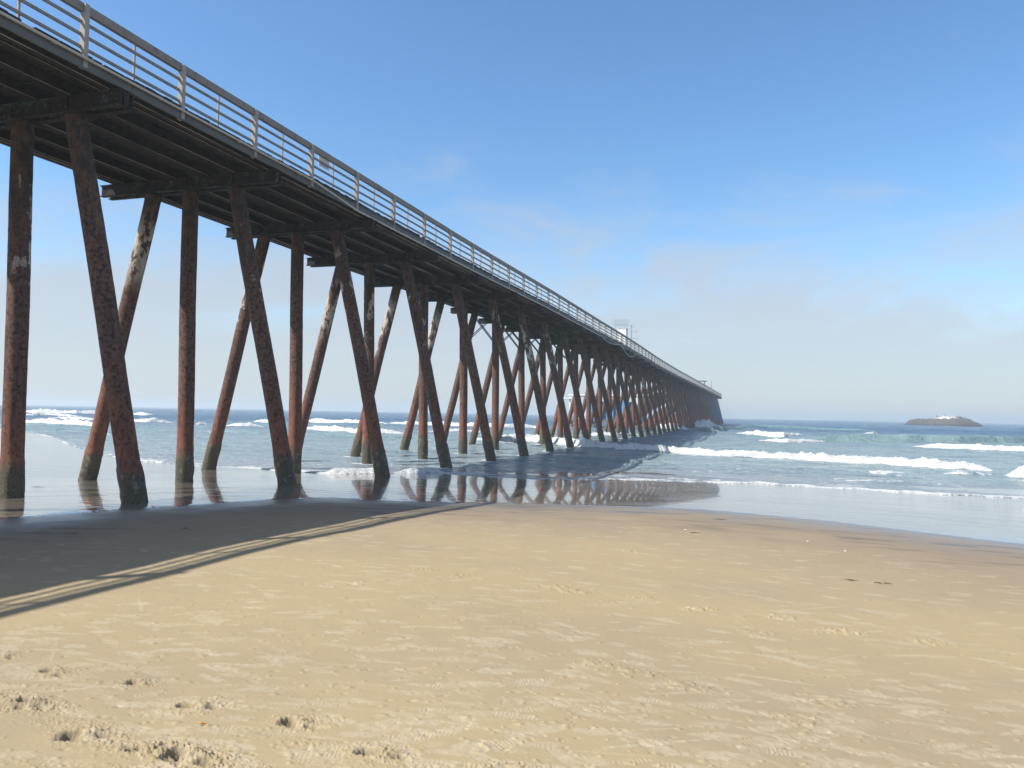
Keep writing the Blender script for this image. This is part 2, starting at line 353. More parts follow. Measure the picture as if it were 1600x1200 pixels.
# ------------------------------------------------------------------ beach
def build_sand():
    az = azs(np.radians(np.arange(-57, 23, .07)))
    inv = np.linspace(1 / 3.0, 1 / 46, 760)
    r = np.concatenate([np.linspace(.02, 2.95, 40), 1 / inv, np.geomspace(50, 3000, 24)])
    A, R = np.meshgrid(az, r)
    x, y = R * np.sin(A), R * np.cos(A)
    d = edge_dist(x, y)
    z = bed_z(d)
    landm = sstep(.4, 3.0, d) * sstep(60, 30, R)
    z = z + landm * ((fbm(x * .45, y * .45, 3) - .5) * .035 + (fbm(x * 2.3, y * 2.3, 9) - .5) * .010)
    dry = np.zeros_like(z); damp = np.zeros_like(z)
    dense = (np.degrees(az) > -57.5) & (np.degrees(az) < 23.5); c0, c1 = np.where(dense)[0][[0, -1]]
    def window(px, py, rad):
        pr = math.hypot(px, py); pa = math.atan2(px, py)
        i0, i1 = np.searchsorted(r, [pr - rad, pr + rad]); j0, j1 = np.searchsorted(az, [pa - rad / pr, pa + rad / pr])
        return slice(max(i0, 0), i1), slice(max(j0, c0), min(j1, c1))
    def local(px, py, rad, ang):
        s = window(px, py, rad); dx, dy = x[s] - px, y[s] - py
        return s, dx * math.cos(ang) + dy * math.sin(ang), -dx * math.sin(ang) + dy * math.cos(ang)
    # faint shoe prints and scuffs, drier and paler than the firm sand round them
    for k in range(1700):
        px, py = None, None
        a = rng.uniform(math.radians(-55), math.radians(21)); rr = 1 / rng.uniform(1 / 15.0, 1 / 3.2) if rng.random() < .55 else rng.uniform(3.2, 14)
        px, py = rr * math.sin(a), rr * math.cos(a)
        dd = float(edge_dist(np.array([px]), np.array([py]))[0])
        if dd < 4.2: continue
        ang = rng.normal(.12, .35) + (math.pi if rng.random() < .5 else 0)
        L, W = rng.uniform(.10, .15), rng.uniform(.035, .05)
        kind = rng.random()
        if kind > .86: L, W = rng.uniform(.10, .34), rng.uniform(.010, .022)
        elif kind > .70: L, W = rng.uniform(.03, .07), rng.uniform(.015, .03)
        s, u, v = local(px, py, L * 1.6 + .05, ang)
        if u.size < 6: continue
        e = (u / L) ** 2 + (v / (W * (1 + .25 * np.sin(u / L * 1.5)))) ** 2
        nz = fbm(x[s] * 30, y[s] * 30, 21, 2)
        m = sstep(1.5, .55, e + (nz - .5) * 1.8)
        st = rng.uniform(.12, .62)
        dry[s] = np.maximum(dry[s], m * st)
        amp = rng.uniform(.001, .0035)
        if kind < .22: z[s] += m * (np.sin(u * 2 * math.pi / .024 + 5 * nz) * amp * .5 * sstep(.35, .6, fbm(x[s] * 14, y[s] * 14, 22, 2)) - amp * .5)
        else: z[s] += m * (nz - .55) * amp * 1.5
    # crumbs and pits
    def crumbs(px, py, lx, ly, ang, amp, seed, thr=.60, sc=70):
        rad = max(lx, ly) * 1.7
        s, u, v = local(px, py, rad, ang)
        if u.size < 6: return
        m = np.exp(-((u / lx) ** 2 + (v / ly) ** 2))
        n = fbm(x[s] * sc, y[s] * sc, seed, 3)
        n2 = fbm(x[s] * sc * .45, y[s] * sc * .45, seed + 5, 2)
        z[s] += amp * .62 * np.clip((n - thr + .16 * (m - .6)) / .12, 0, 1) * sstep(.05, .5, m) + amp * .35 * (n2 - .5) * sstep(.25, .8, m)
    def deep_print(px, py, ang, L=.15, W=.06, dep=.045, seed=0, split=True):
        s, u, v = local(px, py, L * 2.2, ang)
        if u.size < 6: return
        n = fbm(x[s] * 40, y[s] * 40, seed, 3) - .5
        uu, vv = u + n * .02, v + n * .02
        g = lambda cu, cv, au, av, p=2: np.exp(-(np.abs((uu - cu) / au) ** p + np.abs((vv - cv) / av) ** p))
        z[s] -= dep * g(-L * .55, 0, L * .35, W * .55, 3); damp[s] = np.maximum(damp[s], .9 * g(-L * .5, -W * .2, L * .42, W * .75, 4)); damp[s] = np.maximum(damp[s], .8 * g(L * .75, -W * .3, L * .28, W * .3, 3))
        if split: z[s] -= dep * .8 * g(-L * .35, -W * .95, L * .45, W * .38, 3)
        z[s] -= dep * .55 * g(L * .75, -W * .3, L * .28, W * .30, 3)
        z[s] += dep * .32 * g(L * .15, W * .05, L * .55, W * .6) * (1 + n * 1.6)
        z[s] += dep * .25 * (g(-L * .55, 0, L * .75, W * 1.3) - g(-L * .55, 0, L * .4, W * .65, 3))
        crumbs(px, py, L * 1.5, W * 2.2, ang, .011, seed + 50)
    for i, (X, Y, w, sp) in enumerate([(85, 1023, 1, 0), (222, 1041, .8, 1), (310, 1079, 1, 0), (470, 1107, 1, 1), (597, 1158, 1.05, 0), (812, 1190, 1.1, 1), (8, 995, .9, 0),
                                       (135, 1120, 1.1, 1), (300, 1156, 1.25, 1), (52, 1070, 1, 0), (228, 1143, .8, 0), (15, 1074, .9, 1)]):
        q = at(X, Y, .47); deep_print(q[0], q[1], .12 + rng.normal(0, .2), .13 * w, .06 * w, .05 * w, 300 + i * 3, bool(sp))
    for i, (X, Y, lx, ly, am) in enumerate([(60, 1075, .30, .10, .020), (25, 1060, .22, .10, .018), (100, 1100, .25, .07, .014), (150, 1120, .20, .09, .018), (210, 1140, .26, .08, .018), (270, 1150, .24, .09, .022),
                                            (330, 1160, .2, .08, .018), (380, 1185, .25, .09, .02), (100, 1170, .3, .05, .010), (250, 1180, .3, .05, .012), (420, 1195, .25, .07, .016), (60, 1045, .25, .05, .010),
                                            (230, 1085, .35, .03, .007), (480, 1140, .3, .05, .008), (180, 1042, .2, .03, .007), (640, 1175, .2, .04, .008), (110, 1025, .2, .03, .007)]):
        q = at(X, Y, .47); crumbs(q[0], q[1], lx, ly, .1, am * .72, 500 + i * 7, .57)
    for i, (X, Y, am) in enumerate([(1098, 938, .028), (1325, 969, .026), (1215, 947, .018), (1000, 920, .016), (1303, 968, .016), (895, 912, .020), (720, 888, .016), (935, 1028, .016), (992, 1042, .014), (1180, 972, .012),
                                    (1460, 983, .016), (990, 845, .02), (660, 878, .014), (560, 900, .012), (860, 905, .014), (1075, 1060, .012), (1297, 1082, .012), (1240, 1112, .012)]):
        q = at(X, Y, .42); crumbs(q[0], q[1], .16, .10, .1, am, 700 + i * 5, .5, 24)
    for k in range(1900):
        a = rng.uniform(math.radians(-55), math.radians(21)); rr = 1 / rng.uniform(1 / 16.0, 1 / 3.2)
        px, py = rr * math.sin(a), rr * math.cos(a)
        dd = float(edge_dist(np.array([px]), np.array([py]))[0])
        if dd < 1.2: continue
        rad = rng.uniform(.006, .015) * (1 + rr / 10)
        s, u, v = local(px, py, rad * 2.5, rng.uniform(-.3, .5))
        if u.size < 2: continue
        z[s] += rng.choice([-1, 1, 1]) * rng.uniform(.004, .011) * np.exp(-((u / rad) ** 2 + (v / rad / .7) ** 2))
    me = grid_mesh('sand', x, y, z, {'edge': d, 'dry': dry, 'damp': damp}, wrap=True)
    return link('sand', me, M['sand'], kind='structure')
build_sand()
def sand_z(x, y): return float(bed_z(edge_dist(np.array([float(x)]), np.array([float(y)])))[0])

def build_film():
    az = azs(np.radians(np.arange(-57, 23, .2)), -115, 100, 2)
    rows = np.linspace(0, 1, 240) ** 1.4
    r0 = np.full(az.shape, 6.0); r1 = shore_r(az) + 4
    R = r0[None] + (r1 - r0)[None] * rows[:, None]; A = np.broadcast_to(az[None], R.shape)
    x, y = R * np.sin(A), R * np.cos(A); d = edge_dist(x, y)
    z = np.where(d < 0, film_z(d) + .002, -.02 - .1 * np.minimum(d, 1))
    return link('wet_sand', grid_mesh('wet_sand', x, y, z, {}), M['film'], kind='structure')
build_film()

# ------------------------------------------------------------------ sea with its breakers
WAVES = [  # photo polyline of the foot of each wave, px height, foam 0..1, width factor
    ([(800, 688), (840, 692), (870, 694), (905, 698), (950, 702), (1000, 705), (1100, 711), (1200, 716), (1300, 722), (1400, 728), (1500, 734), (1562, 738)], 13, 1, 1.0),
    ([(1562, 745), (1600, 748), (1680, 752)], 20, 1, 1.0),
    ([(1140, 678), (1180, 681), (1225, 683), (1268, 681)], 7, 1, .8),
    ([(1175, 688), (1230, 692), (1300, 690)], 5, 1, .8),
    ([(1330, 684), (1350, 687), (1388, 685)], 9, 1, .8),
    ([(1260, 690), (1310, 690), (1420, 692), (1500, 693), (1640, 694)], 11, 0, 1.3),
    ([(1060, 674), (1100, 676), (1140, 680)], 8, 0, 1.2),
    ([(1415, 698), (1470, 701), (1540, 704), (1600, 706), (1680, 709)], 7, 1, .8),
    ([(1550, 690), (1595, 691), (1640, 692)], 5, 1, .8),
    ([(1350, 741), (1380, 744), (1420, 744)], 5, .7, .7),
    ([(1465, 742), (1520, 744), (1560, 743)], 5, .5, .7),
    ([(1000, 671.5), (1040, 672.5), (1072, 673), (1090, 672)], 9, 1, 1),
    ([(1068, 666), (1085, 669), (1110, 669), (1132, 666)], 10, .95, 1),
    ([(1085, 672), (1130, 673), (1180, 671)], 6, 0, 1),
    ([(1130, 668), (1200, 669), (1300, 674), (1390, 677)], 5, 0, 1),
    # seen through the piles and to the left
    ([(10, 645), (60, 646), (120, 647), (210, 648)], 5, 1, 1),
    ([(10, 650), (75, 650), (140, 652)], 4, .8, .8),
    ([(70, 653.5), (110, 655), (160, 656)], 4, .8, .8),
    ([(150, 657), (190, 658), (240, 660)], 4, .8, .8),
    ([(10, 661), (60, 662), (130, 665), (180, 670)], 7, 1, 1),
    ([(200, 648), (230, 649), (245, 649)], 4, .9, .8),
    ([(190, 659), (230, 661), (265, 661), (280, 661)], 6, .9, .8),
    ([(300, 665), (330, 664)], 4, .9, .8),
    ([(340, 667), (380, 668), (420, 668)], 5, 1, .8),
    ([(390, 659), (430, 661), (450, 660)], 5, 1, .8),
    ([(455, 659), (500, 661), (560, 663), (620, 664)], 6, 1, 1),
    ([(455, 672), (510, 674), (560, 677), (640, 678)], 7, 1, 1),
    ([(590, 664), (650, 665), (740, 668), (860, 669)], 6, 1, 1),
    ([(640, 676), (700, 675), (760, 676)], 4, .6, .8),
    ([(730, 687), (780, 692), (830, 692)], 10, .55, 1),
    ([(760, 684), (800, 687), (880, 688)], 7, .8, 1),
    ([(900, 681), (960, 682), (1010, 680)], 6, .8, 1),
    ([(300, 675), (450, 681), (600, 686), (740, 690)], 5, 0, 1.4),
    ([(250, 693), (400, 700), (600, 708), (760, 708)], 3.5, 0, 1.4),
    ([(1000, 722), (1150, 730), (1300, 738), (1480, 750)], 4, .25, 1.2),
    ([(1050, 738), (1100, 740), (1240, 746)], 3, .3, 1),
    ([(1290, 749), (1370, 754), (1450, 757), (1520, 764)], 3, .42, 1),
    ([(860, 712), (950, 720), (1050, 728)], 4, .1, 1.2),
]
BATTER_R_XZ, PLUMB_XZ, BATTER_L_XZ = (-15.42, -13.18), (-17.15, -16.99), (-18.74, -21.03)   # head and waterline X of the three piles of a bent
def build_sea():
    az = azs(np.radians(np.arange(-57, 23, .085)), -115, 100, 2)
    near = np.concatenate([np.arange(22, 48, .09), np.arange(48, 80, .16), np.arange(80, 140, .3), np.arange(140, 260, .55), np.geomspace(260, 900, 160), np.geomspace(930, 3000, 26)])
    A, R = np.meshgrid(az, near); x, y = R * np.sin(A), R * np.cos(A)
    chop = (fbm(x * .30, y * .8, 41, 4) - .5) + .75 * (fbm(x * .9, y * 2.3, 45, 3) - .5) + 1.9 * (fbm(x * .13, y * .38, 47, 3) - .5)
    off = np.hypot(x, y)
    amp = .10 + .16 * sstep(45, 120, R) + .35 * sstep(150, 600, R)
    z = SEA + chop * amp
    z += sstep(60, 160, R) * .22 * np.sin((y + .15 * x) * 2 * math.pi / 19 + 4 * fbm(x * .02, y * .02, 61, 2)) * fbm(x * .03, y * .06, 77, 2)
    foam = np.zeros_like(z); tq = np.zeros_like(z)
    for i, (pl, tpx, fo, wid) in enumerate(WAVES):
        q = np.array([at(px, py, SEA)[:2] for px, py in pl]); a = np.arctan2(q[:, 0], q[:, 1]); rk = np.hypot(q[:, 0], q[:, 1])
        o = np.argsort(a); a, rk = a[o], rk[o]
        span = max(a[-1] - a[0], 1e-3); fe = min(.035, span * .42)
        sel = np.where((az > a[0] - .001) & (az < a[-1] + .001))[0]
        if len(sel) < 2: continue
        j = slice(sel[0], sel[-1] + 1)
        rr = np.interp(az[j], a, rk)
        arc = az[j] * rr.mean()
        env = sstep(a[0], a[0] + fe, az[j]) * sstep(a[-1], a[-1] - fe, az[j])
        H = tpx * (.70 if tpx >= 13 else .95) * rr / F * (.86 + .28 * vn(arc / 2.3, arc * 0 + i, 5)) * env ** .8 * ((.76 + .48 * fbm(arc / .9, arc * 0 + 2 * i, 37, 3)) if fo > .2 else 1)
        H = np.minimum(H, 2.2)
        rr = rr + (fbm(arc / 3.0, arc * 0 + 3 * i, 15, 3) - .5) * 1.1
        i0, i1 = np.searchsorted(near, [rr.min() - 14, rr.max() + 40]); s_ = (slice(i0, i1), j)
        wf = (.55 * H + .25) * wid; wb = (3.2 * H + 1.0) * wid
        s = R[s_] - (rr + wf * 1.1)[None]
        prof = np.where(s < 0, np.exp(-np.abs(s / wf[None]) ** 2.2), np.exp(-np.abs(s / wb[None]) ** 1.5))
        lump = 1.0
        if fo > .3: lump = .60 + .8 * fbm(x[s_] * 2.0, y[s_] * 2.2, 31 + i, 4) + .7 * np.maximum(fbm(x[s_] * 5.5, y[s_] * 5.5, 231 + i, 2) - .52, 0) * .9
        z[s_] = np.maximum(z[s_], z[s_] * (1 - prof * .8) + SEA * prof * .8 + H[None] * prof * lump)
        fr = np.where(s < 0, sstep(-1.9, -1.0, s / wf[None]), sstep(.85, .15, s / wb[None]))
        foam[s_] = np.maximum(foam[s_], fo * fr * sstep(0, .25, env)[None] * (.82 + .55 * fbm(x[s_] * .9, y[s_] * .9, 131 + i, 3)))
        if fo > .6:   # spent foam left in front of and behind the breaker
            tail = np.where(s < 0, sstep(-8, -1, s / wf[None]), sstep(3.2, .5, s / wb[None])) * (.22 + .40 * sstep(.44, .60, fbm(x[s_] * .45, y[s_] * .6, 171 + i, 3)))
            foam[s_] = np.maximum(foam[s_], tail * env[None])
        tq[s_] = np.maximum(tq[s_], (.85 if fo < .5 else .5) * prof * env[None] * sstep(45, 75, rr)[None])
    # foot of the swash: thin edge lying on the wet sand
    sr = shore_r(A[0]) + (fbm(az * 26, az * 0, 91, 4) - .5) * 1.3
    s = R - sr[None]; d = edge_dist(x, y)
    fz = np.where(d < 0, film_z(d), 0)
    blend = sstep(0, 7, s)
    lipn = .6 + .8 * vn(az * 60, az * 0 + 2, 8)
    lip = (.035 * lipn[None]) * sstep(0, .25, s) * sstep(3.5, .6, s)
    z = np.where(s > 0, fz * (1 - blend) + z * blend + .006 + lip + chop * .03 * (1 - blend), fz - .05 - .3 * sstep(0, -2, s))
    for x0, x1, H, nz in [(505, 600, .16, 1), (620, 700, .15, 2), (340, 350, .08, 3)]:   # little shore-break rollers under the pier
        a0, a1 = [math.atan2(*at(px, 740, SEA)[:2]) for px in (x0, x1)]
        env = sstep(a0, a0 + .015, az) * sstep(a1, a1 - .015, az)
        ss = (s - .45)
        z += (H * env)[None] * np.where(ss < 0, np.exp(-(ss / .22) ** 2), np.exp(-(ss / .7) ** 2)) * (s > 0)
        foam = np.maximum(foam, (env[None] * sstep(-.55, -.1, ss) * sstep(1.0, .2, ss)) * .75)
    bite = fbm(x * .7, y * .7, 51, 3)
    vis = .55 + .5 * sstep(.35, .6, vn(az * 40, az * 0 + 6, 28))
    foam = np.maximum(foam, sstep(.0, .05, s) * sstep(.55, .12, s) * vis[None] * 1.0)
    foam = np.maximum(foam, sstep(.2, .6, s) * sstep(4.5, .8, s) * (.10 + .42 * sstep(.45, .62, bite)))
    foam = np.maximum(foam, sstep(.2, 1, s) * sstep(60, 5, s) * .30 * sstep(.52, .66, fbm(x * .16, y * .5, 53, 3)))
    for k in range(2, 16):             # froth where the water washes round the piles
        for (tp, ft) in (BATTER_R_XZ, PLUMB_XZ, BATTER_L_XZ):
            px, py = ft, 13.8 + 5.9 * k
            pr, pa = math.hypot(px, py), math.atan2(px, py)
            i0, i1 = np.searchsorted(near, [pr - 1.6, pr + 1.6]); j0, j1 = np.searchsorted(az, [pa - 1.6 / pr, pa + 1.6 / pr])
            w_ = (slice(i0, i1), slice(j0, j1)); q_ = np.hypot(x[w_] - px, (y[w_] - py))
            foam[w_] = np.maximum(foam[w_], .78 * sstep(.95, .30, q_ + (vn(x[w_] * 3, y[w_] * 3, 9) - .5) * .5) * (s[w_] > .2))
    deep = sstep(30, 190, R - 12 + 30 * (fbm(x * .02, y * .03, 66, 2) - .5))
    tq = np.maximum(tq, .55 * sstep(60, 90, R) * sstep(165, 110, R) * sstep(.4, .62, fbm(x * .03, y * .06, 71, 3)))
    tq = np.maximum(tq, .30 * sstep(2, 9, s) * sstep(110, 70, R))
    return link('sea', grid_mesh('sea', x, y, z, {'foam': foam, 'deep': deep, 'tq': tq}), M['sea'], kind='structure')
build_sea()

# ------------------------------------------------------------------ the pier
PIER = empty('pier', (-17.05, 13.8, 0))
tag(PIER, 'long timber-decked pier on rusty raked steel piles running out to sea', 'pier')
SAG_Y = [-20, 12.7, 15.4, 27, 36, 51, 69, 80, 95, 113, 141, 195, 303, 320]
SAG_Z = [0, 0, -.03, -.05, -.08, 0, -.05, -.01, -.12, -.32, -.36, -.20, 0, 0]
def sag(y): return float(np.interp(y, SAG_Y, SAG_Z))     # the old deck has settled unevenly
def settle(o):
    for v in o.data.vertices: v.co.z += sag(v.co.y) + .012 * math.sin(v.co.y * .9) * (v.co.y < 90)
    return o
def P(o):                              # parts are modelled in world coordinates, then hung under the pier
    o.parent = PIER; o.matrix_parent_inverse = Matrix.Translation(-PIER.location); return o
SP, Y0, K0, K1 = 5.9, 13.8, -4, 49
YA, YB = -13.0, 304.0
ZT = 9.0                               # underside of the pile caps
BATTER_R = (Vector((-15.42, 0, 9.0)), Vector((-13.26, 0, 0)))
BATTER_L = (Vector((-18.74, 0, 9.0)), Vector((-20.95, 0, 0)))
PLUMB = (Vector((-17.15, 0, 9.0)), Vector((-17.0, 0, 0)))
def pile_mesh(top, foot, seed, low=False):
    n, zs = (20, np.arange(-1.7, 9.02, .085)) if not low else (14, np.arange(-1.7, 9.1, .30))
    ax = (top - foot) / (top.z - foot.z)
    d = ax.normalized(); u = d.cross(Vector((0, 1, 0))).normalized(); w = u.cross(d)
    vs = []
    th = np.linspace(0, 2 * math.pi, n, endpoint=False)
    for i, zv in enumerate(zs):
        c = foot + ax * zv
        cx, cy = np.cos(th) * 1.7, np.sin(th) * 1.7
        rough = fbm(cx * 2.2 + 40 + seed, cy * 2.2 + zv * 3.1, seed, 3) - .5
        crust = float(sstep(1.05, .55, np.array(zv + .25 * (vn(np.array([zv * 9.0]), np.array([seed * 1.0]), 3)[0] - .5))))
        rad = .243 + .010 * rough + crust * (.030 + .050 * rough)
        sw = .012 * math.sin(zv * .9 + seed)
        if zv > 8.86: rad = rad * 1.0
        for k in range(n):
            vs.append(c + (u * math.cos(th[k]) + w * math.sin(th[k])) * float(rad[k]) + u * sw)
    fs = [[i * n + k, i * n + (k + 1) % n, (i + 1) * n + (k + 1) % n, (i + 1) * n + k] for i in range(len(zs) - 1) for k in range(n)]
    fs += [list(range(n))[::-1], [(len(zs) - 1) * n + k for k in range(n)]]
    m = MB(); m.add(vs, fs); me = m.mesh('pile', True); me.materials.append(M['pile']); return me
PM = {k: [pile_mesh(*ends, s + 7 * j) for s in range(3)] for j, (k, ends) in enumerate((('r', BATTER_R), ('c', PLUMB), ('l', BATTER_L)))}
PML = {k: [pile_mesh(*ends, s + 7 * j, True) for s in range(2)] for j, (k, ends) in enumerate((('r', BATTER_R), ('c', PLUMB), ('l', BATTER_L)))}
def cap_mesh(dx0=0, dx1=0):
    m = MB(); x0, x1 = -20.45 + dx0, -13.90 + dx1
    for yc in (-.17, .17):             # two channels back to back with a gap
        m.prism_x([(yc - .085, 9.0), (yc + .085, 9.0), (yc + .085, 9.025), (yc + .012, 9.04), (yc + .012, 9.33), (yc + .085, 9.345), (yc + .085, 9.37), (yc - .085, 9.37), (yc - .085, 9.345), (yc - .012, 9.33), (yc - .012, 9.04), (yc - .085, 9.025)], x0, x1)
    m.box(x1 - .42, x1 - .02, -.075, .075, 9.05, 9.36); m.box(x0 + .03, x0 + .3, -.075, .075, 9.05, 9.36)
    for xc in (-15.42, -17.15, -18.74):   # head plates and gussets over the piles
        m.box(xc - .33, xc + .33, -.30, .30, 8.965, 8.998)
        for sx in (-1, 1):
            m.prism_y([(xc + sx * .24, 8.96), (xc + sx * .50, 8.99), (xc + sx * .24, 8.99), (xc + sx * .22, 8.55)], -.02, .02)
        m.box(xc - .012, xc + .012, -.26, .26, 9.03, 9.36)
    return m.mesh('pile_cap')
CAPS = [cap_mesh(0, 0), cap_mesh(-.12, -.06), cap_mesh(.1, .05)]
for c in CAPS: c.materials.append(M['cap'])
rr = random.Random(5)
paint_at = {(1, 'l'): .95, (0, 'c'): .66, (0, 'r'): .55, (2, 'l'): .72, (3, 'l'): .9, (4, 'l'): .8, (4, 'c'): .62, (5, 'l'): .85, (1, 'r'): .55, (2, 'r'): .66, (6, 'r'): .75, (3, 'c'): .7, (7, 'r'): .75}
for k in range(K0, K1):
    yk = Y0 + SP * k + (0 if k < 12 else rr.uniform(-.08, .08))
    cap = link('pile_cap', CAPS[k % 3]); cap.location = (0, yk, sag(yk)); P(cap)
    for t in 'rcl':
        me = (PM[t][(k * 2 + ord(t)) % 3] if k < 16 else PML[t][k % 2])
        pl = link('pile', me, None, cap)
        pl.location = (rr.uniform(-.05, .05), rr.uniform(-.05, .05), 0)
        if k == 1 and t == 'l': pl.location.x = .1
        pl.color = (paint_at.get((k, t), rr.uniform(.25, .72)), 0.0 if k < 38 else (.45 if k < 43 else rr.uniform(.75, 1)), 0, 1)
    if k in (6, 7, 8):                 # steel cross bracing, pairs of flats
        m = MB()
        for xa, xb in ((-18.85, -17.1), (-17.1, -15.2)):
            for dy in (-.20, .20):
                m.tube([(xa, dy, 8.9), (xb, dy, 6.75)], .035, 6); m.tube([(xa - (.15 if xa < -18 else 0), dy * .8, 7.3), (xb + (.1 if xa > -18 else 0), dy * .8, 8.95)], .03, 6)
        m.build('cross_brace', M['teal'], cap)
for xg, h in ((-14.55, 0), (-15.45, .02), (-16.48, 0), (-17.70, .01), (-18.75, 0), (-19.78, .02)):
    m = MB(); zb, zt, hw = 9.372 + h * .0, 9.655, .085
    y = YA
    while y < YB:
        y2 = min(y + SP * 2, YB)
        m.prism_y([(xg - hw, zb), (xg + hw, zb), (xg + hw, zb + .018), (xg + .010, zb + .028), (xg + .010, zt - .028), (xg + hw, zt - .018), (xg + hw, zt), (xg - hw, zt), (xg - hw, zt - .018), (xg - .010, zt - .028), (xg - .010, zb + .028), (xg - hw, zb + .018)], y + .006, y2 - .006)
        y = y2
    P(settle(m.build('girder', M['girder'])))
# deep edge beams and the drop beams that close the deck at its sides
for sx, xe in ((1, -14.30), (-1, -19.98)):
    m = MB(); y = YA
    while y < YB:
        y2 = min(y + SP * 2, YB); m.box(xe - .05, xe + .05, y + .004, y2 - .004, 9.372, 9.655); m.box(xe + .05 if sx > 0 else xe - .11, xe + .11 if sx > 0 else xe - .05, y + .004, y2 - .004, 9.372, 9.39)
        y = y2
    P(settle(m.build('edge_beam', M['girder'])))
m = MB(); y = YA; dz = 0
while y < YB:
    w = rr.choice([.27, .29, .30, .31]); zt = 9.79 + rr.uniform(-.012, .010); xo = rr.uniform(-.02, .03)
    if rr.random() < .035: xo -= .10
    m.box(-20.22 + xo, -14.02 + xo, y, y + w - rr.choice([.014, .022, .045]), 9.658, zt); y += w
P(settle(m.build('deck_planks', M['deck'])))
def fascia(xf, sx):                    # channel along the deck edge: web plus two lips
    m = MB(); y = YA
    while y < YB:
        y2 = min(y + SP, YB)
        prof = [(xf, 9.43), (xf + .075 * sx, 9.43), (xf + .075 * sx, 9.447), (xf + .012 * sx, 9.452), (xf + .012 * sx, 9.652), (xf + .05 * sx, 9.657), (xf + .05 * sx, 9.672), (xf, 9.672)]
        m.prism_y(prof, y + .008, y2 - .008); m.box(min(xf, xf + .03 * sx), max(xf, xf + .03 * sx), y2 - .05, y2 - .012, 9.455, 9.65)
        y = y2
    return P(settle(m.build('edge_channel', M['fascia'])))
fascia(-14.02, 1); fascia(-20.2, -1)
# cable conduit along the channel with its drop to the lower lip
m = MB(); pts = [(-13.925, YA, 9.645), (-13.925, 8, 9.645), (-13.925, 15, 9.645), (-13.925, 21.3, 9.645), (-13.90, 21.7, 9.62), (-13.90, 24.0, 9.43), (-13.91, 24.4, 9.405), (-13.91, 30, 9.40), (-13.91, 36, 9.405), (-13.91, 50, 9.40), (-13.91, 69, 9.40)]
m.tube(pts, .033, 8)
for yb in np.arange(3, 21, 2.96):
    m.tube([(-13.925, yb - .05, 9.645), (-13.925, yb + .05, 9.645)], .042, 8)
P(settle(m.build('conduit_pipe', M['pipe'], smooth=True)))

def railing(xr, sx, detailed=True):
    # the top rail, with the thinner rails, posts and bars as its pieces
    m = MB(); y = YA
    while y < YB:
        y2 = min(y + 5.92, YB); m.box(xr - .07, xr + .045, y + .004, y2 - .004, 10.705, 10.90); y = y2
    top = P(settle(m.build('top_rail', M['rail'], bevel=.006)))
    def sub(o):
        o.parent = top; return settle(o)
    for zr in (10.49, 10.21, 9.935):
        m = MB(); y = YA
        while y < YB:
            y2 = min(y + 5.92, YB); m.box(xr - .018, xr + .018, y, y2 - .006, zr - .033, zr + .033); y = y2
        sub(m.build('rail', M['rail']))
    pm = MB(); pm.box(xr + .0475 - .085, xr + .115, -.058, .058, 9.46, 10.704); pm.box(xr + .0475, xr + .115, -.058, .058, 10.704, 10.875)
    me = pm.mesh('post'); me.materials.append(M['concrete'])
    bm_ = MB(); bm_.box(xr - .065, xr - .0225, -.022, .022, 9.79, 10.68); bme = bm_.mesh('bar'); bme.materials.append(M['concrete'])
    ys = [12.72 + 2.963 * j for j in range(-8, 98)]
    if detailed:
        ys = sorted(ys, key=lambda v: abs(v - 16)); first, rest = ys[:100], ys[100:]
        for v in first:
            o = link('post', me, None, top); o.location = (rr.uniform(-.006, .006), v, sag(v))
            b = o.modifiers.new('bevel', 'BEVEL'); b.width = .008; b.segments = 1
            o = link('bar', bme, None, top); o.location = (0, v + 1.48, sag(v + 1.48))
    else: rest = ys
    if rest:
        for nm, src in (('post', pm), ('bar', bm_)):
            mm = MB()
            for v in rest: mm.add([(a, b_ + v + (1.48 if nm == 'bar' else 0), c) for a, b_, c in src.v], src.f)
            o = settle(mm.build(nm, M['concrete'], top, kind='stuff'))
    return top
railing(-14.10, 1); railing(-20.12, -1, False)
m = MB()                               # closing rail across the seaward end
m.box(-20.1, -14.15, YB - .12, YB - .02, 10.775, 10.9)
for zr in (10.49, 10.21, 9.935): m.box(-20.1, -14.15, YB - .09, YB - .05, zr - .036, zr + .036)
P(m.build('end_rail', M['rail']))
m = MB(); m.box(-20.1, -14.1, YB - .02, YB + .12, 9.35, 9.74); P(m.build('end_beam', M['fascia']))

# ------------------------------------------------------------------ things on and by the pier
m = MB(); m.box(-14.185, -14.172, 22.23, 22.88, 10.36, 10.745)
s = m.build('notice_sign', M['sign']); tag(s, 'white printed notice tied inside the pier railing', 'sign')
m = MB(); hz = [(69.0, 9.4), (71, 9.16), (73.1, 9.12), (75, 9.18), (77, 9.30), (79.5, 9.46), (80.6, 9.30), (82.0, 9.02), (83.5, 8.80), (85.2, 8.72), (87.2, 8.84), (88.6, 9.10), (90, 9.36), (92, 9.55)]
m.tube([(-13.86, a, b) for a, b in hz], .04, 7)
o = m.build('hanging_hose', M['hose'], smooth=True); tag(o, 'pale hose sagging in a loop below the pier edge', 'hose')

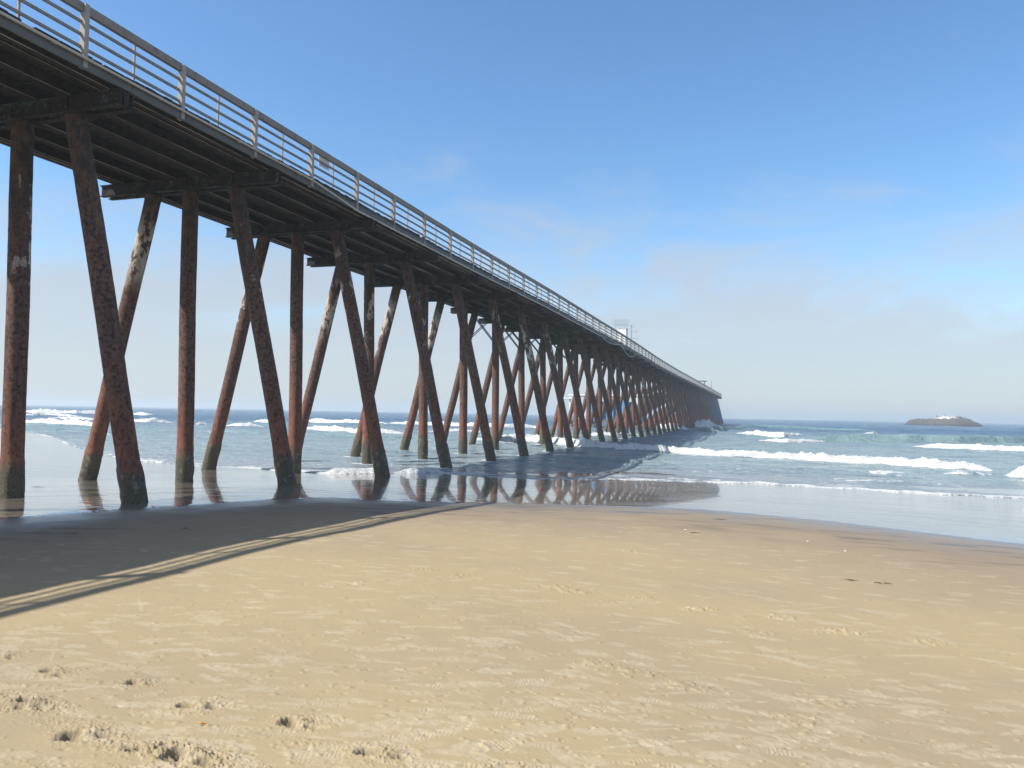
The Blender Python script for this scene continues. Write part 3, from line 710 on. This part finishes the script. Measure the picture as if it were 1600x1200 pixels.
hut = empty('hut', (-17.72, 102.4, 9.79)); tag(hut, 'small white hut standing on the pier deck', 'hut')
m = MB(); m.box(-.60, .62, -.7, .7, 0, 3.95); m.build('wall', M['white'], hut)
m = MB(); m.box(-.66, .68, -.76, .76, 3.95, 4.0); m.build('roof', M['white'], hut, bevel=.02)
m = MB(); m.box(-.35, .30, -.735, -.703, .1, 2.1); m.build('door', M['fascia'], hut)
m = MB(); m.box(.623, .642, -.3, .35, 1.5, 2.5); m.build('window', M['dark'], hut)
mast = empty('aerial_mast', (-16.6, 102.9, 9.79)); tag(mast, 'thin steel aerial mast with side arms beside the white hut', 'mast')
m = MB(); m.tube([(0, 0, 0), (0, 0, 4.6)], .035, 6); m.build('pole', M['dark'], mast)
m = MB()
for zz, l in ((4.3, .25), (3.6, .7), (2.7, .9), (2.0, .6)): m.tube([(-.1, 0, zz), (l, 0, zz + .05)], .016, 5); m.tube([(l, 0, zz - .2), (l, 0, zz + .3)], .014, 5)
m.build('arm', M['dark'], mast)
fr = empty('roof_frame', (-17.77, 102.4, 13.79)); tag(fr, 'spindly metal frame on the roof of the white hut', 'frame')
m = MB()
for xx in (-.78, -.3, .2, .65):
    for yy in (-.7, .7): m.tube([(xx, yy, 0), (xx, yy, 1.15)], .016, 5)
m.build('upright', M['dark'], fr)
m = MB()
for zz in (.55, 1.1):
    for yy in (-.7, .7): m.tube([(-1.3, yy, zz), (.95, yy, zz)], .014, 5)
m.build('crossbar', M['dark'], fr)

sh = empty('deck_shelter', (-17.4, 246, 9.79)); tag(sh, 'flat roof on a single post near the seaward end of the pier', 'shelter')
m = MB(); m.box(-1.5, 1.5, -1.6, 1.6, 3.42, 3.62); m.build('roof', M['fascia'], sh, bevel=.03)
for xx in (.72,):
    m = MB(); m.box(xx - .12, xx + .12, -.12, .12, 0, 3.42); m.build('post', M['fascia'], sh)
lp = empty('lamp_pole', (-16.6, 281, 9.79)); tag(lp, 'bare slim pole standing beyond the deck shelter', 'pole')
m = MB(); m.tube([(0, 0, 0), (0, 0, 5.1)], [.10, .06], 8); m.build('pole', M['dark'], lp)
m = MB(); m.tube([(0, 0, 5.1), (0, 0, 5.4)], [.11, .05], 8); m.build('lantern', M['fascia'], lp)

# pump house standing in the water on the far side of the pier
ph = empty('pump_house', (-29.5, 150, SEA)); tag(ph, 'blue-walled pump house with a flat white roof on piles behind the pier', 'pump house')
m = MB(); m.box(-6.2, 7.6, -4, 4, 6.15, 6.40); m.box(-7.4, -5.0, -4.2, 0, 5.5, 5.68); m.build('roof', M['white'], ph, bevel=.03)
for x0, x1, y0, y1 in ((-2.6, -.9, -3.4, -3.25), (1.2, 2.6, -3.4, -3.25), (4.2, 5.6, -3.4, -3.25), (-3, 6, 3.2, 3.4)):
    m = MB(); m.box(x0, x1, y0, y1, 1.6, 5.2); m.build('wall', M['blue'], ph)
m = MB()
for xx in (-5.9, -2.9, 0.2, 3.4, 7.2):
    for yy in (-3.7, 3.7): m.box(xx - .14, xx + .14, yy - .14, yy + .14, 1.55, 6.15)
m.build('column', M['white'], ph)
m = MB(); m.box(-6.1, 7.5, -3.95, 3.95, 1.2, 1.55); m.build('floor', M['fascia'], ph)
for xx in (-5.6, -1.2, 3.0, 7.0):
    for yy in (-3.4, 3.4):
        m = MB(); m.tube([(xx, yy, -1.5), (xx, yy, 1.2)], .25, 10); m.build('leg', M['pile'], ph, smooth=True)

# ------------------------------------------------------------------ rock with seabirds
RC = tuple(at(1472, 666, SEA)[:2]); RC = tuple(470 * a / math.hypot(*RC) for a in RC)
ra = math.atan2(RC[0], RC[1])
ux, uy = math.cos(-ra), math.sin(-ra)  # across the line from the beach
prof_u = np.array([-23.5, -22, -19.5, -16, -11, -7, -3, 0, 4, 9, 13, 17, 20, 22.5, 24]); prof_h = np.array([-.5, 1.4, 3.1, 4.0, 4.3, 4.2, 4.9, 5.3, 5.5, 5.2, 4.9, 4.0, 2.7, 1.2, -.5])
RS = .78
def rock_h(u, v):
    hh = np.interp(u, prof_u, prof_h)
    n = fbm(u * .28 + 9, v * .4, 13, 4) - .5; n2 = np.abs(fbm(u * .8, v * 1.1, 14, 4) - .5) * 2.2 - .5
    e = np.clip(1 - (np.abs(v + 1.5 * np.sin(u * .2)) / (7.5 * np.sqrt(np.clip(1 - (u / 24.5) ** 2, 0.02, 1)))) ** 2.6, -1, 1)
    return -.8 + (hh + .8) * np.clip(e, 0, 1) ** .55 + (n * 2.8 + n2 * .9) * np.clip(e * 2, 0, 1)
u, v = np.meshgrid(np.linspace(-24.5, 24.5, 130), np.linspace(-8.5, 8.5, 50))
hgt = rock_h(u, v)
gu = sstep(-9, -5, u) * sstep(15, 4, u) * sstep(2.6, 5.0, hgt) * .72 * (.5 + .5 * sstep(3, -1, v))
rk = link('rock', grid_mesh('rock', RC[0] + ux * u * RS - uy * v, RC[1] + uy * u * RS + ux * v, hgt * .86, {'guano': gu}), M['rock'])
tag(rk, 'low dark rock islet streaked with white guano off the beach', 'rock')

def skin_mesh(name, pts, edges, radii, mat, sub=1, root=0):
    me = bpy.data.meshes.new(name); me.from_pydata(pts, edges, []); o = bpy.data.objects.new(name, me); COL.objects.link(o)
    sk = o.modifiers.new('skin', 'SKIN'); sb = o.modifiers.new('sub', 'SUBSURF'); sb.levels = sb.render_levels = sub
    for i, r in enumerate(radii): me.skin_vertices[0].data[i].radius = (r, r) if not isinstance(r, tuple) else r
    me.skin_vertices[0].data[root].use_root = True
    dg = bpy.context.evaluated_depsgraph_get(); out = bpy.data.meshes.new_from_object(o.evaluated_get(dg))
    bpy.data.objects.remove(o); out.name = name
    out.materials.clear(); out.materials.append(mat)
    out.polygons.foreach_set('use_smooth', [True] * len(out.polygons)); return out
def bird_mesh(mat):
    return skin_mesh('seabird', [(-.42, 0, .30), (-.15, 0, .42), (.12, 0, .62), (.24, 0, .86), (.27, 0, 1.02), (.44, 0, 1.0), (.02, .08, .30), (.02, .08, 0), (.02, -.08, .30), (.02, -.08, 0)],
                     [(0, 1), (1, 2), (2, 3), (3, 4), (4, 5), (1, 6), (6, 7), (1, 8), (8, 9)], [.05, .17, .16, .06, .075, .018, .04, .03, .04, .03], mat, 1, 1)
bd, bw = bird_mesh(M['feather_dark']), bird_mesh(M['feather_white'])
br = random.Random(3)
for i in range(26):
    uu = br.triangular(-6, 17, 5); vv = br.uniform(-2.5, 2.5)
    dark = br.random() < .55
    o = link('seabird', bd if dark else bw)
    hz_ = float(rock_h(np.array([uu]), np.array([vv]))[0])
    o.location = (RC[0] + ux * uu * RS - uy * vv, RC[1] + uy * uu * RS + ux * vv, hz_ * .86 - .06)
    o.rotation_euler = (0, 0, br.uniform(0, 6.28)); sc = br.uniform(.8, 1.15); o.scale = (sc,) * 3
    tag(o, 'dark seabird perched upright on the crest of the rock islet' if dark else 'white seabird perched on the guano-covered top of the rock islet', 'bird', 'dark seabirds on the rock' if dark else 'white seabirds on the rock')

def gull():
    m = MB()
    m.tube([(-.28, 0, 0), (-.16, 0, .01), (0, 0, .02), (.16, 0, .02), (.24, 0, .04), (.31, 0, .02)], [.02, .06, .085, .06, .045, .01], 8)
    for s in (-1, 1):
        m.add([(.10, s * .04, .03), (-.10, s * .04, .03), (.13, s * .33, .17), (-.06, s * .33, .15), (0, s * .68, .07), (-.07, s * .66, .06),
               (.10, s * .04, .045), (-.10, s * .04, .04), (.13, s * .33, .185), (-.06, s * .33, .16), (0, s * .68, .075), (-.07, s * .66, .065)],
              [(0, 2, 3, 1), (2, 4, 5, 3), (6, 7, 9, 8), (8, 9, 11, 10), (0, 1, 7, 6), (0, 6, 8, 2), (2, 8, 10, 4), (1, 3, 9, 7), (3, 5, 11, 9), (4, 10, 11, 5)])
    return m
g = gull().build('gull', M['feather_white'], smooth=True); g.location = (-13.9, 330, 11.0); g.rotation_euler = (0, .1, .4); g.scale = (1.25,) * 3
tag(g, 'gull gliding in the sky just past the end of the pier', 'bird')

def swimmer(x, y, rz, sc, label):
    me = skin_mesh('person', [(0, 0, -.55), (0, 0, -.15), (0, .02, .20), (0, .02, .36), (0, .0, .44), (0, -.03, .56), (0, -.03, .66), (.17, 0, .32), (.30, -.12, .06), (.22, -.36, -.05), (-.17, 0, .32), (-.30, -.12, .06), (-.22, -.36, -.05), (.13, -.3, -.62), (-.13, -.3, -.62)],
                   [(0, 1), (1, 2), (2, 3), (3, 4), (4, 5), (5, 6), (3, 7), (7, 8), (8, 9), (3, 10), (10, 11), (11, 12), (0, 13), (0, 14)],
                   [.15, .15, .18, .14, .06, .095, .075, .07, .05, .035, .07, .05, .035, .09, .09], M['wetsuit'], 2, 0)
    o = link('person', me); o.location = (x, y, SEA + .12); o.rotation_euler = (0, 0, rz); o.scale = (sc,) * 3
    return tag(o, label, 'person')
q = at(1337, 674.5, SEA); swimmer(q[0], q[1], .3, 1.05, 'person in a black wetsuit chest-deep beyond the breakers, nearer of two')
q = at(1282, 671.5, SEA); swimmer(q[0], q[1], 1.2, .8, 'person in dark wetsuit low in the water, farther out and left of the other')

# ------------------------------------------------------------------ litter on the beach
q = at(316, 1112, .46); z0 = sand_z(q[0], q[1])
cb = empty('cigarette_butt', (q[0], q[1], z0 + .012)); cb.rotation_euler = (0, .1, .35)
tag(cb, 'orange cigarette butt on the sand among the deep footprints', 'cigarette butt')
m = MB(); m.tube([(-.018, 0, 0), (.012, 0, 0)], .0055, 10); m.build('filter', M['butt'], cb, smooth=True)
m = MB(); m.tube([(.0121, 0, 0), (.020, .001, 0), (.023, 0, .001)], [.0053, .005, .003], 10); m.build('paper_stub', M['butt'], cb, smooth=True)
def weed(X, Y, zref, size, label, seed):
    q = at(X, Y, zref); r_ = random.Random(seed); m = MB()
    d = edge_dist(np.array([q[0]]), np.array([q[1]]))[0]; z0 = sand_z(q[0], q[1]) if d > 0 else float(film_z(np.array([d]))[0]) + .003
    for k in range(9):
        a = r_.gauss(.1, .6); x_, y_ = r_.uniform(-.5, .5) * size, r_.uniform(-.2, .2) * size; pts = []
        for j in range(6):
            pts.append((x_, y_, .008 + .025 * size * math.sin(j / 5 * math.pi) * r_.uniform(.3, 1))); a += r_.uniform(-.5, .5); x_ += math.cos(a) * size * .11; y_ += math.sin(a) * size * .11
        m.tube(pts, [.006 * (1 - .12 * j) * max(size, .4) for j in range(6)], 5)
    o = m.build('seaweed', M['weed'], smooth=True); o.location = (q[0], q[1], z0); return tag(o, label, 'seaweed', 'scraps of seaweed')
weed(55, 751, -.03, .3, 'dark scrap of seaweed on the wet flat beside the left-most pile', 1)
weed(244, 793, 0, .3, 'dark scrap of seaweed at the pool edge right of the nearest raked pile', 2)
weed(1326, 908, .25, .12, 'small dark twig of weed on the right-hand beach', 3)
weed(1375, 912, .25, .14, 'thin strand of weed lying alone on the far right sand', 4)
weed(1085, 837, .15, .14, 'brown sprig of weed on damp sand under the end of the pier', 5)
weed(1118, 812, .08, .26, 'longer dark weed strands at the pool edge right of the pier', 6)
weed(110, 836, .12, .22, 'tiny weed scrap in the deck shadow at far left', 7)
weed(290, 834, .1, .2, 'tiny weed scrap in the middle of the deck shadow', 8)
for i, (X, Y, lab) in enumerate([(1071, 826, 'white shell fragment on damp sand near the pool edge'), (1262, 842, 'white shell fragment on bare sand to the right of the weed'), (1321, 859, 'white shell fragment farthest right on the damp sand')]):
    q = at(X, Y, .2); m = MB(); n = 9
    ring = [(.020 * math.cos(2 * math.pi * k / n), .016 * math.sin(2 * math.pi * k / n), .002) for k in range(n)]
    ring2 = [(a * .6, b * .6, .009) for a, b, c in ring]
    m.add(ring + ring2 + [(.003, 0, .011)], [(k, (k + 1) % n, n + (k + 1) % n, n + k) for k in range(n)] + [(n + k, n + (k + 1) % n, 2 * n) for k in range(n)] + [tuple(range(n))[::-1]])
    o = m.build('shell', M['shell'], smooth=True); o.location = (q[0], q[1], sand_z(q[0], q[1])); o.rotation_euler = (0, 0, i * 1.3); tag(o, lab, 'shell', 'shell fragments on the sand')

# ------------------------------------------------------------------ haze
m = MB(); m.box(-3300, 3300, -3300, 3300, -3.2, 17)
t = NT('sea_haze'); v = t.n('VolumePrincipled'); t.set(v.inputs['Color'], (.88, .96, .98)); t.set(v.inputs['Density'], .0008); t.set(v.inputs['Anisotropy'], .25)
hz_o = m.build('haze', t.done(v.outputs[0], True), kind='stuff')

# ------------------------------------------------------------------ light
sun_dir = Vector((-.742, -.594, 1.0)).normalized()          # towards the sun
sl = bpy.data.lights.new('sun', 'SUN'); sl.energy = 3.6; sl.angle = math.radians(.45); sl.color = (1, .945, .86)
so = bpy.data.objects.new('sun', sl); COL.objects.link(so); so.rotation_euler = (-sun_dir).to_track_quat('-Z', 'Y').to_euler(); so.location = sun_dir * 50
w = bpy.data.worlds.new('World'); scene.world = w; w.use_nodes = True
nt = w.node_tree; nt.nodes.clear()
class WT(NT):
    def __init__(s, t): s.t = t
W_ = WT(nt)
sky = W_.n('TexSky', sky_type='NISHITA'); sky.sun_disc = False
sky.sun_elevation = math.asin(sun_dir.z); sky.sun_rotation = math.atan2(sun_dir.x, sun_dir.y)
sky.air_density = 1.0; sky.dust_density = .6; sky.ozone_density = 2.0; sky.altitude = 0
dirv = W_.n('TexCoord').outputs['Generated']; ds = W_.xyz(dirv)
elev = ds[2]
# soft marine cloud: a hazy bank low over the sea and thin wisps above
azv = W_.math('ARCTAN2', ds[0], ds[1])
cv = W_.n('CombineXYZ'); W_.set(cv.inputs[0], W_.math('MULTIPLY', azv, 2.0)); W_.set(cv.inputs[1], W_.math('MULTIPLY', elev, 5.0))
n1 = W_.noise(cv.outputs[0], 2.1, 6, .58, .5); n2 = W_.noise(cv.outputs[0], 5.5, 4, .55)
top = W_.math('ADD', .195, W_.math('MULTIPLY', W_.math('SUBTRACT', n1, .5), .42))
bank = W_.ramp(W_.math('SUBTRACT', elev, top), .10, -.10)
wisp = W_.math('MULTIPLY', W_.ramp(W_.math('ADD', W_.math('MULTIPLY', n1, .6), W_.math('MULTIPLY', n2, .4)), .56, .72), W_.ramp(elev, .75, .25))
fac = W_.math('MAXIMUM', W_.math('MULTIPLY', bank, .80), W_.math('MULTIPLY', wisp, .22))
skyc = W_.n('HueSaturation', ins={'Color': sky.outputs[0], 'Saturation': 1.14, 'Value': 1.0}).outputs[0]
skyc = W_.mix(1.0, skyc, (.93, 1.045, 1.09)); skyc.node.blend_type = 'MULTIPLY'
CL = (3.12, 3.34, 3.68)
colr = W_.mix(fac, skyc, CL)
# pale cloud tone added to the unseen zenith to warm the shade fill
colr = W_.mix(W_.math('MULTIPLY', W_.ramp(elev, .50, .80), .65), colr, (1.95, 1.74, 1.76))
bg = W_.n('Background'); W_.set(bg.inputs[0], colr); bg.inputs[1].default_value = .10
ow = nt.nodes.new('ShaderNodeOutputWorld'); nt.links.new(bg.outputs[0], ow.inputs[0])

# ------------------------------------------------------------------ camera and view
cam = bpy.data.cameras.new('camera'); cam.sensor_width = 36; cam.sensor_fit = 'HORIZONTAL'; cam.lens = F / 1600 * 36; cam.clip_end = 12000; cam.clip_start = .05
co = bpy.data.objects.new('camera', cam); COL.objects.link(co)
B = np.array([XD, YD, UP])             # rows: world axes in camera coordinates (x right, y down, z forward)
right, down, fwd = B[:, 0], B[:, 1], B[:, 2]
co.matrix_world = Matrix([[right[i], -down[i], -fwd[i], (0, 0, EYE)[i]] for i in range(3)] + [[0, 0, 0, 1]])
scene.camera = co
vs = scene.view_settings; vs.view_transform = 'Standard'; vs.look = 'None'; vs.gamma = 1; vs.exposure = .9; vs.use_curve_mapping = False
scene.display_settings.display_device = 'sRGB'
scene.cycles.max_bounces = 8; scene.cycles.volume_bounces = 1; scene.cycles.use_denoising = True
